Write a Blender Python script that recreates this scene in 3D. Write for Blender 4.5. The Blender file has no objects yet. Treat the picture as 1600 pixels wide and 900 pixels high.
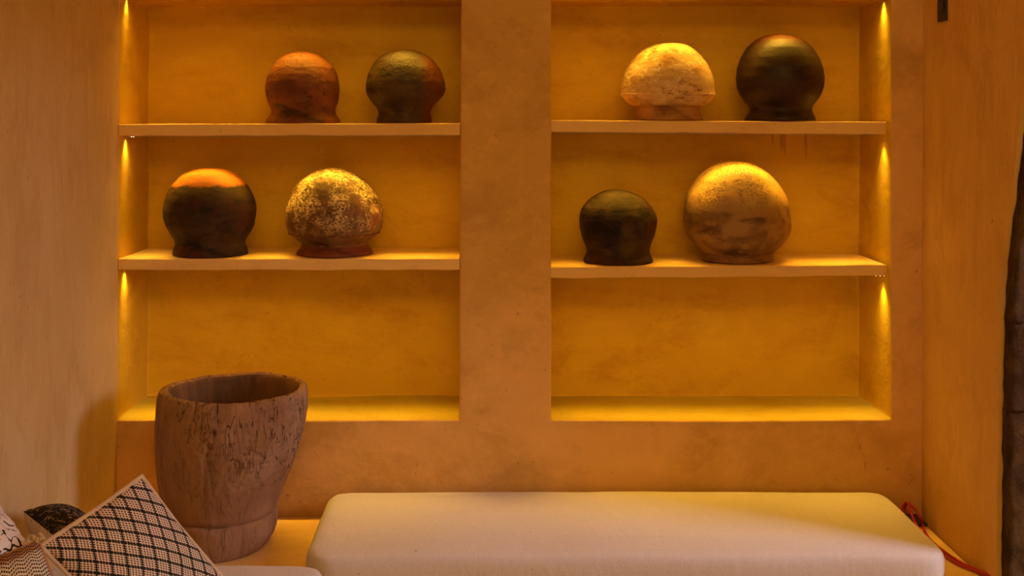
import bpy, bmesh, math, random
from mathutils import Vector, noise, Matrix

sc = bpy.context.scene
COL = sc.collection
random.seed(7)

# ------------------------------------------------------------------ camera
F = 1800.0            # focal length in pixels of the 1600x900 frame
CX, CY = 769.0, 190.0 # principal point
EYE = 1.62
WY = 3.42             # depth of the shelf wall
cam = bpy.data.cameras.new('camera')
cam.sensor_width = 36.0
cam.lens = 36.0 * F / 1600.0
cam.shift_x = (800 - CX) / 1600.0
cam.shift_y = (CY - 450) / 1600.0
cam.clip_start = 0.05
co = bpy.data.objects.new('camera', cam)
co.location = (0, 0, EYE)
co.rotation_euler = (math.pi / 2, 0, 0)
COL.objects.link(co)
sc.camera = co

# ------------------------------------------------------------------ world, exposure
w = bpy.data.worlds.new('world'); sc.world = w
w.use_nodes = True
w.node_tree.nodes['Background'].inputs[0].default_value = (1.0, 0.56, 0.12, 1)
w.node_tree.nodes['Background'].inputs[1].default_value = 0.90
sc.view_settings.view_transform = 'Standard'
sc.view_settings.look = 'None'
sc.view_settings.gamma = 1.0
sc.view_settings.use_curve_mapping = False
sc.view_settings.exposure = 0.0

# ------------------------------------------------------------------ daylight through the arched opening on the right
def area(name, loc, target, sx, sy, power, color, spread=180):
    l = bpy.data.lights.new(name, 'AREA')
    l.shape = 'RECTANGLE'; l.size = sx; l.size_y = sy
    l.energy = power; l.color = color; l.spread = math.radians(spread)
    o = bpy.data.objects.new(name, l)
    o.location = loc
    d = Vector(target) - Vector(loc)
    o.rotation_euler = d.to_track_quat('-Z', 'Y').to_euler()
    COL.objects.link(o)
    return o
area('daylight', (3.8, 1.86, 2.4), (-0.6, 3.1, 0.75), 0.85, 1.6, 72, (1.0, 0.94, 1.2))
area('upper_front_fill', (0.3, -0.5, 3.0), (0.0, WY, 1.9), 1.2, 0.5, 23, (1.0, 0.55, 0.15))  # added fill behind the camera, lifts the upper shelf wall; not a room lamp

LED_COL = (1.0, 0.55, 0.042)
LED_CORE, LED_WIDE, LED_END = 0.76, 0.64, 0.12

# ------------------------------------------------------------------ pixel -> world helpers
def at(px, py, y):
    return Vector(((px - CX) * y / F, y, EYE - (py - CY) * y / F))
def wx(px, y=WY): return (px - CX) * y / F
def wz(py, y=WY): return EYE - (py - CY) * y / F

# ------------------------------------------------------------------ object helpers
def link(name, me, mat=None, parent=None, smooth=True):
    o = bpy.data.objects.new(name, me)
    COL.objects.link(o)
    if mat is not None:
        me.materials.append(mat)
    if parent is not None:
        o.parent = parent
    if smooth:
        for p in me.polygons: p.use_smooth = True
    return o
def obj(name, bm, mat=None, parent=None, smooth=True):
    bmesh.ops.recalc_face_normals(bm, faces=bm.faces[:])
    me = bpy.data.meshes.new(name)
    bm.to_mesh(me); bm.free()
    return link(name, me, mat, parent, smooth)
def tag(o, label, cat, group=None):
    o['label'] = label; o['category'] = cat
    if group: o['group'] = group
    return o
def struct(o):
    o['kind'] = 'structure'; return o
def empty(name, loc, label, cat, group=None):
    o = bpy.data.objects.new(name, None)
    o.location = loc
    o.empty_display_size = 0.05
    COL.objects.link(o)
    return tag(o, label, cat, group)
def bevel(o, w_, seg=3, angle=40):
    m = o.modifiers.new('bevel', 'BEVEL'); m.width = w_; m.segments = seg
    m.limit_method = 'ANGLE'; m.angle_limit = math.radians(angle)
    return o
def lerp(a, b, t): return a + (b - a) * t
def nz(p, s, seed=0.0):
    return noise.noise(Vector((p[0] * s + seed, p[1] * s + seed * 1.7, p[2] * s - seed)))

# ------------------------------------------------------------------ node helpers
class NB:
    def __init__(s, name, rough=0.8, spec=0.3):
        s.m = bpy.data.materials.new(name); s.m.use_nodes = True
        s.nt = s.m.node_tree; s.n = s.nt.nodes; s.l = s.nt.links
        s.b = s.n['Principled BSDF']
        s.b.inputs['Roughness'].default_value = rough
        s.b.inputs['Specular IOR Level'].default_value = spec
        s.tc = s.n.new('ShaderNodeTexCoord')
    def setin(s, sock, v):
        if isinstance(v, bpy.types.NodeSocket): s.l.new(v, sock)
        elif isinstance(v, (tuple, list)) and len(v) == 3 and sock.type == 'RGBA': sock.default_value = (*v, 1)
        else: sock.default_value = v
    def math(s, op, a, b=0.0, c=None, clamp=False):
        x = s.n.new('ShaderNodeMath'); x.operation = op; x.use_clamp = clamp
        s.setin(x.inputs[0], a); s.setin(x.inputs[1], b)
        if c is not None: s.setin(x.inputs[2], c)
        return x.outputs[0]
    def coord(s, scale=(1, 1, 1), kind='Object', rot=(0, 0, 0), loc=(0, 0, 0)):
        x = s.n.new('ShaderNodeMapping')
        s.l.new(s.tc.outputs[kind], x.inputs['Vector'])
        x.inputs['Scale'].default_value = scale
        x.inputs['Rotation'].default_value = rot
        x.inputs['Location'].default_value = loc
        return x.outputs[0]
    def noise(s, scale, detail=4, rough=0.55, vec=None, dist=0.0, lac=2.0):
        x = s.n.new('ShaderNodeTexNoise')
        x.inputs['Scale'].default_value = scale; x.inputs['Detail'].default_value = detail
        x.inputs['Roughness'].default_value = rough; x.inputs['Distortion'].default_value = dist
        s.l.new(vec if vec is not None else s.coord(), x.inputs['Vector'])
        return x.outputs['Fac']
    def voro(s, scale, vec=None, feature='F1', out='Distance'):
        x = s.n.new('ShaderNodeTexVoronoi'); x.feature = feature
        x.inputs['Scale'].default_value = scale
        s.l.new(vec if vec is not None else s.coord(), x.inputs['Vector'])
        return x.outputs[out]
    def ss(s, v, a, b):
        x = s.n.new('ShaderNodeMapRange'); x.interpolation_type = 'SMOOTHSTEP'
        s.setin(x.inputs[0], v); x.inputs[1].default_value = a; x.inputs[2].default_value = b
        return x.outputs[0]
    def mix(s, f, a, b, mode='MIX'):
        x = s.n.new('ShaderNodeMix'); x.data_type = 'RGBA'; x.blend_type = mode
        s.setin(x.inputs[0], f); s.setin(x.inputs[6], a); s.setin(x.inputs[7], b)
        return x.outputs[2]
    def sep(s, vec):
        x = s.n.new('ShaderNodeSeparateXYZ'); s.l.new(vec, x.inputs[0]); return x.outputs
    def bump(s, h, strength=0.3, dist=0.01, prev=None):
        x = s.n.new('ShaderNodeBump')
        x.inputs['Strength'].default_value = strength; x.inputs['Distance'].default_value = dist
        s.l.new(h, x.inputs['Height'])
        if prev is not None: s.l.new(prev, x.inputs['Normal'])
        s.l.new(x.outputs[0], s.b.inputs['Normal'])
        return x.outputs[0]
    def color(s, v): s.setin(s.b.inputs['Base Color'], v)
    def rough(s, v): s.setin(s.b.inputs['Roughness'], v)

def plaster(name, c0, c1, c2, streak, seed, stain=0.5, fleck=0.5, drips=False):
    n = NB(name, 0.72, 0.25)
    st = n.coord(streak, loc=(seed, seed * 2, 0))
    big = n.noise(1.6, 5, 0.6, n.coord((1, 1, 1), loc=(seed, 0, seed)), 0.6)
    mid = n.noise(5.0, 7, 0.7, st, 0.45)
    brush = n.noise(16.0, 6, 0.7, st, 0.4)
    c = n.mix(n.ss(big, 0.40, 0.60), c0, c1)
    c = n.mix(n.math('MULTIPLY', n.ss(mid, 0.46, 0.72), stain), c, c2)
    patch = n.noise(2.6, 7, 0.72, n.coord((1, 1, 1), loc=(seed + 4, 8, seed)), 0.9)
    c = n.mix(n.math('MULTIPLY', n.ss(patch, 0.56, 0.64), 0.28), c, c2)
    c = n.mix(n.math('MULTIPLY', n.ss(brush, 0.45, 0.8), 0.35), c, tuple(min(1, x * 1.22) for x in c0))
    sp = n.noise(60, 2, 0.5, n.coord(loc=(seed, 3, 1)))
    c = n.mix(n.math('MULTIPLY', n.ss(sp, 0.70, 0.78), fleck), c, tuple(x * 0.4 for x in c2))
    if drips:   # old water runs below the upper right shelf
        o_ = n.sep(n.coord())
        run = n.ss(n.noise(34, 2, 0.5, n.coord((1, 0.1, 0.06), loc=(3, 0, 0))), 0.60, 0.64)
        end = n.math('MULTIPLY', n.math('SUBTRACT', n.noise(20, 2, 0.5, n.coord((1, 0.1, 0.02), loc=(1, 0, 0))), 0.5), 0.35)
        k = n.math('MULTIPLY', n.ss(o_[0], 0.84, 0.88), n.ss(o_[0], 1.08, 1.04))
        k = n.math('MULTIPLY', k, n.ss(n.math('ADD', o_[2], end), 1.46, 1.50))
        k = n.math('MULTIPLY', k, n.ss(o_[2], 1.66, 1.62))
        c = n.mix(n.math('MULTIPLY', n.math('MULTIPLY', run, k), 0.6), c, tuple(x * 0.7 for x in c2))
    n.color(c)
    n.rough(n.math('ADD', n.math('MULTIPLY', mid, 0.35), 0.5))
    b1 = n.bump(n.noise(7, 5, 0.6, st, 0.8), 0.35, 0.012)
    n.bump(n.noise(70, 5, 0.7, st), 0.28, 0.0025, b1)
    return n.m
P0, P1, P2 = (0.72, 0.43, 0.16), (0.60, 0.35, 0.10), (0.42, 0.215, 0.05)
M_front = plaster('plaster_front', P0, P1, P2, (1.0, 1.0, 1.3), 1.3)
M_side = plaster('plaster_side', (0.65, 0.475, 0.23), (0.61, 0.425, 0.18), (0.47, 0.285, 0.09), (1.6, 1.6, 0.5), 6.1, 0.5)
M_niche = plaster('plaster_niche', (0.71, 0.46, 0.03), (0.66, 0.405, 0.024), (0.48, 0.235, 0.012), (0.7, 1.0, 1.5), 3.7, 0.55, 0.5, True)
M_right = plaster('plaster_right', (0.80, 0.52, 0.15), (0.74, 0.46, 0.12), (0.56, 0.31, 0.06), (1.6, 1.6, 0.5), 8.3, 0.5)
M_sill = plaster('plaster_sill', (0.52, 0.40, 0.06), (0.47, 0.35, 0.05), (0.38, 0.25, 0.03), (0.6, 1.0, 1.0), 7.7, 0.4)
M_shelf = plaster('plaster_shelf', (0.82, 0.55, 0.22), (0.76, 0.49, 0.19), (0.5, 0.28, 0.11), (0.4, 1.0, 1.5), 9.4, 0.35, 0.3)
M_floor = plaster('plaster_floor', (0.22, 0.13, 0.07), (0.18, 0.10, 0.05), (0.12, 0.07, 0.035), (1, 1, 1), 5.2)
M_ceil = plaster('plaster_ceiling', (0.6, 0.42, 0.25), (0.55, 0.38, 0.22), (0.4, 0.25, 0.14), (1, 1, 1), 2.2)

# ------------------------------------------------------------------ structure
XL, XR = wx(180), wx(1439.5)
NLx0, NLx1 = wx(183), wx(717)
NRx0, NRx1 = wx(861), wx(1392)
NB_Z = wz(656)          # niche floor
NT_Z = wz(-6)           # niche top
ND = WY + 0.2975        # niche back depth
CEIL = 3.15
SEAT = 0.4515

def fine(cuts, step=0.035):
    out = []
    for a, b in zip(cuts, cuts[1:]):
        k = max(1, int(round((b - a) / step)))
        out += [a + (b - a) * i / k for i in range(k)]
    return out + [cuts[-1]]
def wobble(p, a=0.003):
    s = 3.1
    v = Vector((nz(p, s, 1.1), nz(p, s, 7.7), nz(p, s, 3.3))) * a
    v += Vector((nz(p, 14, 2.1), nz(p, 14, 5.7), nz(p, 14, 9.3))) * a * 0.28
    return v

def build_front():
    bm = bmesh.new()
    vd = {}
    def V(x, y, z):
        k = (round(x, 5), round(y, 5), round(z, 5))
        if k not in vd:
            p = Vector((x, y, z))
            # the reveals lean slightly, as in the old masonry
            lean = (z - 0.74) * 0.006
            q = p + wobble(p)
            if abs(x - XL) < 0.02 or abs(x - NLx1) < 0.01: q.x += lean
            vd[k] = bm.verts.new(q)
        return vd[k]
    def quad(a, b, c, d, mi):
        try:
            f = bm.faces.new((V(*a), V(*b), V(*c), V(*d))); f.material_index = mi
        except ValueError: pass
    xs = fine([XL - 0.12, NLx0, NLx1, NRx0, NRx1, XR + 0.3])
    zs = fine([0.0, SEAT, NB_Z, NT_Z, CEIL])
    ys = fine([WY, ND])
    def hole(x, z):
        return NB_Z < z < NT_Z and (NLx0 < x < NLx1 or NRx0 < x < NRx1)
    for x0, x1 in zip(xs, xs[1:]):
        for z0, z1 in zip(zs, zs[1:]):
            h = hole((x0 + x1) / 2, (z0 + z1) / 2)
            y = ND if h else WY
            quad((x0, y, z0), (x1, y, z0), (x1, y, z1), (x0, y, z1), 1 if h else 0)
    for a, b in ((NLx0, NLx1), (NRx0, NRx1)):
        for y0, y1 in zip(ys, ys[1:]):
            for x0, x1 in zip(xs, xs[1:]):
                if a - 1e-6 <= x0 and x1 <= b + 1e-6:
                    for z in (NB_Z, NT_Z):
                        quad((x0, y0, z), (x1, y0, z), (x1, y1, z), (x0, y1, z), 3 if z == NB_Z else 2)
            for z0, z1 in zip(zs, zs[1:]):
                if NB_Z - 1e-6 <= z0 and z1 <= NT_Z + 1e-6:
                    for x in (a, b):
                        quad((x, y0, z0), (x, y1, z0), (x, y1, z1), (x, y0, z1), 2)
    o = obj('wall_front', bm, None)
    for m in (M_front, M_niche, M_niche, M_sill): o.data.materials.append(m)
    # normals face the room
    bevel(o, 0.006, 3, 50)
    return struct(o)
wall_front = build_front()

def slab_grid(name, fn, nu, nv, mat, thick=None):
    bm = bmesh.new()
    g = [[bm.verts.new(fn(i / nu, j / nv)) for j in range(nv + 1)] for i in range(nu + 1)]
    for i in range(nu):
        for j in range(nv):
            bm.faces.new((g[i][j], g[i + 1][j], g[i + 1][j + 1], g[i][j + 1]))
    o = obj(name, bm, mat)
    if thick:
        m = o.modifiers.new('thick', 'SOLIDIFY'); m.thickness = thick; m.offset = 0
    return o
def lw(u, v):
    p = Vector((XL, lerp(-1.2, WY + 0.0, u), lerp(0, CEIL, v)))
    q = p + wobble(p, 0.005); q.x += 0.004 + (p.z - 0.74) * 0.006
    # plaster rounds into the corner
    d = WY - p.y
    return q
struct(slab_grid('wall_left', lw, 120, 70, M_side))

# right wall with the arched opening in front of it
def arch_edge(z):       # depth of the far jamb of the opening at height z
    pts = [(0, 2.906), (0.93, 2.903), (1.15, 2.893), (1.32, 2.868), (1.45, 2.828), (1.64, 2.783), (1.71, 2.72), (1.765, 2.6), (1.80, 2.4), (1.82, 2.15), (1.825, 1.9)]
    for (a, b), (c, d) in zip(pts, pts[1:]):
        if a <= z <= c: return lerp(b, d, (z - a) / (c - a))
    return None
def build_right():
    bm = bmesh.new()
    T = 0.32
    zt = 1.825
    nvz = 60
    rows = [(zt * j / nvz) for j in range(nvz + 1)]
    def P(x, y, z):
        p = Vector((x, y, z)); q = p + wobble(p, 0.004)
        q.x += (p.z - 0.74) * 0.004
        return q
    def strip(edge, far, x):
        out = []
        for z in rows:
            e = edge(z)
            n = 14
            out.append([bm.verts.new(P(x, lerp(e, far, i / n), z)) for i in range(n + 1)])
        for a, b in zip(out, out[1:]):
            for i in range(len(a) - 1):
                bm.faces.new((a[i], a[i + 1], b[i + 1], b[i]))
        return out
    e1 = lambda z: arch_edge(z)
    e2 = lambda z: 1.9 - (arch_edge(z) - 1.9)
    for edge, far in ((e1, WY), (e2, -1.2)):
        a = strip(edge, far, XR); b = strip(edge, far, XR + T)
        for (r0, r1, s0, s1) in zip(a, a[1:], b, b[1:]):
            bm.faces.new((r0[0], r1[0], s1[0], s0[0]))
    # above the arch
    prev = None
    for k in range(61):
        y = lerp(-1.2, WY, k / 60)
        cur = [bm.verts.new(P(XR, y, lerp(zt, CEIL, q / 30))) for q in range(31)] + [bm.verts.new(P(XR + T, y, CEIL)), bm.verts.new(P(XR + T, y, zt))]
        if prev:
            for i in range(len(cur)):
                j = (i + 1) % len(cur)
                bm.faces.new((prev[i], cur[i], cur[j], prev[j]))
        prev = cur
    bmesh.ops.recalc_face_normals(bm, faces=bm.faces[:])
    for e in bm.edges:
        if len(e.link_faces) != 2 or e.calc_face_angle(0) > 0.7: e.smooth = False
    return struct(obj('wall_right', bm, M_right))
build_right()

def plane_box(name, x0, x1, y0, y1, z0, z1, mat, bw=0.0):
    bm = bmesh.new()
    bmesh.ops.create_cube(bm, size=1)
    for v in bm.verts:
        v.co = Vector((lerp(x0, x1, v.co.x + .5), lerp(y0, y1, v.co.y + .5), lerp(z0, z1, v.co.z + .5)))
    o = obj(name, bm, mat, None, False)
    if bw: bevel(o, bw)
    return o
struct(plane_box('floor', XL - 0.1, XR + 3.2, -1.2, WY + 0.1, -0.06, 0.0, M_floor))
struct(plane_box('ceiling', XL - 0.1, XR + 0.32, -1.2, WY + 0.1, CEIL, CEIL + 0.06, M_ceil))

# ------------------------------------------------------------------ weathered stone jamb in the opening
def build_jamb():
    n = NB('old_stone', 0.9, 0.2)
    v = n.coord((1, 1, 0.6))
    c = n.mix(n.ss(n.noise(9, 6, 0.7, v, 1.0), 0.35, 0.7), (0.06, 0.028, 0.009), (0.17, 0.092, 0.032))
    c = n.mix(n.math('MULTIPLY', n.ss(n.noise(26, 6, 0.7, v, 2.0), 0.55, 0.75), 0.6), c, (0.28, 0.17, 0.07))
    c = n.mix(n.math('MULTIPLY', n.ss(n.noise(4, 3, 0.6), 0.5, 0.7), 0.5), c, (0.06, 0.03, 0.012))
    n.color(c)
    b = n.bump(n.noise(14, 8, 0.75, v, 1.0), 0.9, 0.03)
    n.bump(n.noise(60, 5, 0.7), 0.5, 0.006, b)
    root = empty('stone_jamb', (XR + 0.06, 2.83, 0), 'dark weathered stone door jamb rising at the right edge beyond the plastered wall', 'door jamb')
    def block(name, z0, z1, seed, inset):
        bm = bmesh.new()
        nzr, ncol = max(4, int((z1 - z0) / 0.012)), 18
        rings = []
        for j in range(nzr + 1):
            z = lerp(z0, z1, j / nzr)
            e = arch_edge(min(z, 1.8)) - 0.004 - inset
            a = []
            # face towards the room runs out through the wall; ring is a loop in plan
            path = []
            for i in range(ncol + 1): path.append((XR + 0.004 + i / ncol * 0.34, e - 0.035))
            for i in range(4): path.append((XR + 0.344, e - 0.035 + 0.03 * (i + 1) / 4))
            path.append((XR + 0.006, e - 0.001))
            for (x, y) in path:
                p = Vector((x, y, z))
                d = 0.012 * nz(p, 16, seed) + 0.006 * nz(p, 42, seed + 2)
                end = min((z - z0), (z1 - z)) / 0.012
                d += 0.0008 * max(0, 1 - end)
                x += (z - 0.74) * 0.004
                a.append(bm.verts.new((x + 0.004 * nz(p, 22, seed + 4) + 0.004, y + (d if y < e - 0.006 else 0), z)))
            rings.append(a)
        for r, s in zip(rings, rings[1:]):
            for i in range(len(r)):
                k = (i + 1) % len(r)
                bm.faces.new((r[i], r[k], s[k], s[i]))
        bm.faces.new(rings[0]); bm.faces.new(rings[-1])
        o = obj(name, bm, n.m, root)
        o.matrix_parent_inverse = Matrix.Translation(-Vector(root.location))
        return o
    block('stone_block', 0.0, 0.9, 2.0, 0.0)
    block('stone_block', 0.9, 1.12, 8.0, 0.002)
    block('stone_block', 1.12, 1.60, 5.0, 0.0)
    block('stone_block', 1.60, 1.78, 12.0, 0.0)
build_jamb()

# ------------------------------------------------------------------ masonry bench
def build_bench():
    bm = bmesh.new()
    x0, x1, xm = XL + 0.012, XR - 0.012, -0.40
    yb, yf, yn = WY - 0.008, 2.86, 0.7
    outline = [(x0, yb), (x1, yb), (x1, yf), (xm, yf), (xm, yn), (x0, yn)]
    bot = [bm.verts.new((x, y, 0)) for x, y in outline]
    top = [bm.verts.new((x, y, SEAT)) for x, y in outline]
    bm.faces.new(bot); bm.faces.new(top)
    for i in range(6):
        j = (i + 1) % 6
        bm.faces.new((bot[i], bot[j], top[j], top[i]))
    o = obj('bench', bm, M_shelf, None, False)
    bevel(o, 0.012, 4)
    tag(o, 'plastered ochre built-in bench running under the shelf niches and along the left wall', 'bench')
build_bench()

# ------------------------------------------------------------------ shelves and LED strips
M_led = bpy.data.materials.new('led_glow'); M_led.use_nodes = True
_b = M_led.node_tree.nodes['Principled BSDF']
_b.inputs['Emission Color'].default_value = (1.0, 0.72, 0.35, 1); _b.inputs['Emission Strength'].default_value = 3
n_ = NB('led_profile', 0.4, 0.5); n_.color((0.55, 0.5, 0.42)); M_prof = n_.m

STRIP_Y = WY + 0.062
def led_lights(x0, x1, z):
    cx, L = (x0 + x1) / 2, (x1 - x0) - 0.010
    area('led_light', (cx, STRIP_Y, z), (cx, STRIP_Y - 0.07, z - 1), L, 0.005, LED_CORE, LED_COL, 46)
    area('led_light', (cx, STRIP_Y, z), (cx, STRIP_Y, z - 1), L, 0.005, LED_WIDE, LED_COL, 130)
    xe = x0 + 0.010 if cx < 0 else x1 - 0.010
    area('led_light', (xe, STRIP_Y, z), (xe, STRIP_Y - 0.02, z - 1), 0.010, 0.004, LED_END, (1.0, 0.66, 0.12), 74)
def strip_bm(x0, x1, z, sag):
    bm = bmesh.new()
    xs = [lerp(x0, x1, i / 24) for i in range(25)]
    prev = None
    for x in xs:
        s = sag(x)
        c = [bm.verts.new((x, y, z + dz - s)) for y, dz in ((STRIP_Y - .006, 0), (STRIP_Y + .006, 0), (STRIP_Y + .006, -.002), (STRIP_Y - .006, -.002))]
        if prev:
            for i in range(4): bm.faces.new((prev[i], prev[(i + 1) % 4], c[(i + 1) % 4], c[i]))
        else: bm.faces.new(c)
        prev = c
    bm.faces.new(prev)
    return bm
def put(o, root):
    o.parent = root
    o.matrix_parent_inverse = Matrix.Translation(-Vector(root.location))
    return o

def shelf(x0, x1, zt0, zt1, th0, th1, label, sag, diodes):
    zc = (zt0 + zt1) / 2
    root = empty('shelf', ((x0 + x1) / 2, WY + 0.15, zc - th0), label, 'shelf', None)
    bm = bmesh.new()
    xs = fine([x0, x1], 0.03); ys = fine([WY, ND + 0.002], 0.04)
    def V(x, y, t, f):
        u = (x - x0) / (x1 - x0)
        z = lerp(zt0, zt1, u) - (lerp(th0, th1, u) if t else 0)
        p = Vector((x, y, z))
        e = 0.0022 * nz(p, 9, 4) + 0.001 * nz(p, 30, 1)
        return bm.verts.new((x, y + (0.0018 * nz(p, 12, 8) if f else 0), z + e * (1.0 if t else 0.7)))
    top = [[V(x, y, 0, y == ys[0]) for y in ys] for x in xs]
    bot = [[V(x, y, 1, y == ys[0]) for y in ys] for x in xs]
    for g in (top, bot):
        for i in range(len(xs) - 1):
            for j in range(len(ys) - 1):
                bm.faces.new((g[i][j], g[i + 1][j], g[i + 1][j + 1], g[i][j + 1]))
    for i in range(len(xs) - 1):
        for j in (0, -1):
            bm.faces.new((top[i][j], top[i + 1][j], bot[i + 1][j], bot[i][j]))
    for j in range(len(ys) - 1):
        for i in (0, -1):
            bm.faces.new((top[i][j], top[i][j + 1], bot[i][j + 1], bot[i][j]))
    o = obj('board', bm, M_shelf); bevel(o, 0.0028, 2, 50); put(o, root)
    zb = min(zt0 - th0, zt1 - th1)
    # the strip follows the underside of the board
    def under(x):
        u = (x - x0) / (x1 - x0); return lerp(zt0 - th0, zt1 - th1, u)
    s = obj('led_strip', strip_bm(x0 + 0.008, x1 - 0.008, 0, lambda x: -under(x) + 0.001 + sag(x)), M_prof, None, False)
    put(s, root)
    for dx in diodes:
        bm = bmesh.new(); bmesh.ops.create_uvsphere(bm, u_segments=10, v_segments=6, radius=0.0019)
        x = dx
        for v in bm.verts: v.co = Vector((v.co.x + x, v.co.y + STRIP_Y - 0.005, v.co.z * 0.7 + under(x) - sag(x) - 0.0035))
        d = obj('led_diode', bm, M_led); put(d, root)
        d.parent = s; d.matrix_parent_inverse = Matrix.Translation(-Vector(root.location)) if False else Matrix.Identity(4)
    led_lights(x0, x1, zb - 0.008)
    return root
nosag = lambda x: 0.0
S = {}
S['TL'] = shelf(NLx0 + 0.004, wx(719), wz(194), wz(192.5), 0.034, 0.035, 'upper left plaster shelf carrying the red-brown and the dark olive clay pots', lambda x: 0.0005, [wx(196) , wx(199.5)])
S['ML'] = shelf(NLx0 + 0.002, wx(718), wz(404.5), wz(404), 0.033, 0.034, 'lower left plaster shelf carrying the orange-topped pot and the flaky golden pot', nosag, [])
S['TR'] = shelf(wx(861) - 0.002, wx(1385), wz(187.5), wz(190.5), 0.034, 0.037, 'upper right plaster shelf carrying the chalky pale pot and the tall dark pot', nosag, [])
S['MR'] = shelf(wx(861) - 0.002, wx(1386), wz(417), wz(413.5), 0.034, 0.033, 'lower right plaster shelf carrying the small black pot and the big pale pot', lambda x: 0.0036 * max(0, (x - 1.08) / 0.09), [wx(1368) + .02, wx(1375) + .02, wx(1381.5) + .02])
for a, b in ((NLx0, NLx1), (NRx0, NRx1)):
    put(obj('led_strip', strip_bm(a + 0.01, b - 0.01, NT_Z - 0.001, nosag), M_prof, None, False), wall_front)
    led_lights(a, b, NT_Z - 0.006)

# ------------------------------------------------------------------ clay pots (domed, standing on a flared foot)
def resample(rows, n, zb, depth):
    pts = []
    for (py, a, b) in rows:
        z = wz(py, depth); pts.append((z, ((a + b) / 2 - CX) * depth / F, (b - a) / 2 * depth / F))
    z0, z1 = zb, pts[0][0]
    pts = [p for p in pts if p[0] > zb + 0.0015] + [(zb, pts[-1][1], pts[-1][2])]
    out = []
    for k in range(n + 1):
        t = k / n
        z = z1 - (z1 - z0) * (t ** 1.6 if t < 0.5 else (0.5 ** 1.6 + (1 - 0.5 ** 1.6) * (t - 0.5) / 0.5))
        for (p, q) in zip(pts, pts[1:]):
            if p[0] >= z >= q[0]:
                s = (p[0] - z) / max(1e-9, p[0] - q[0])
                r2 = lerp(p[2] ** 2, q[2] ** 2, s)
                out.append([z, lerp(p[1], q[1], s), math.sqrt(max(0, r2))]); break
    for _ in range(2):
        src = [o[:] for o in out]
        for i in range(2, len(out) - 2):
            out[i][2] = 0.25 * src[i - 1][2] + 0.5 * src[i][2] + 0.25 * src[i + 1][2]
        for i in range(1, len(out) - 1):
            out[i][1] = 0.25 * src[i - 1][1] + 0.5 * src[i][1] + 0.25 * src[i + 1][1]
    out[0][2] = 0.0; out[0][1] = out[1][1]
    return out

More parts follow.
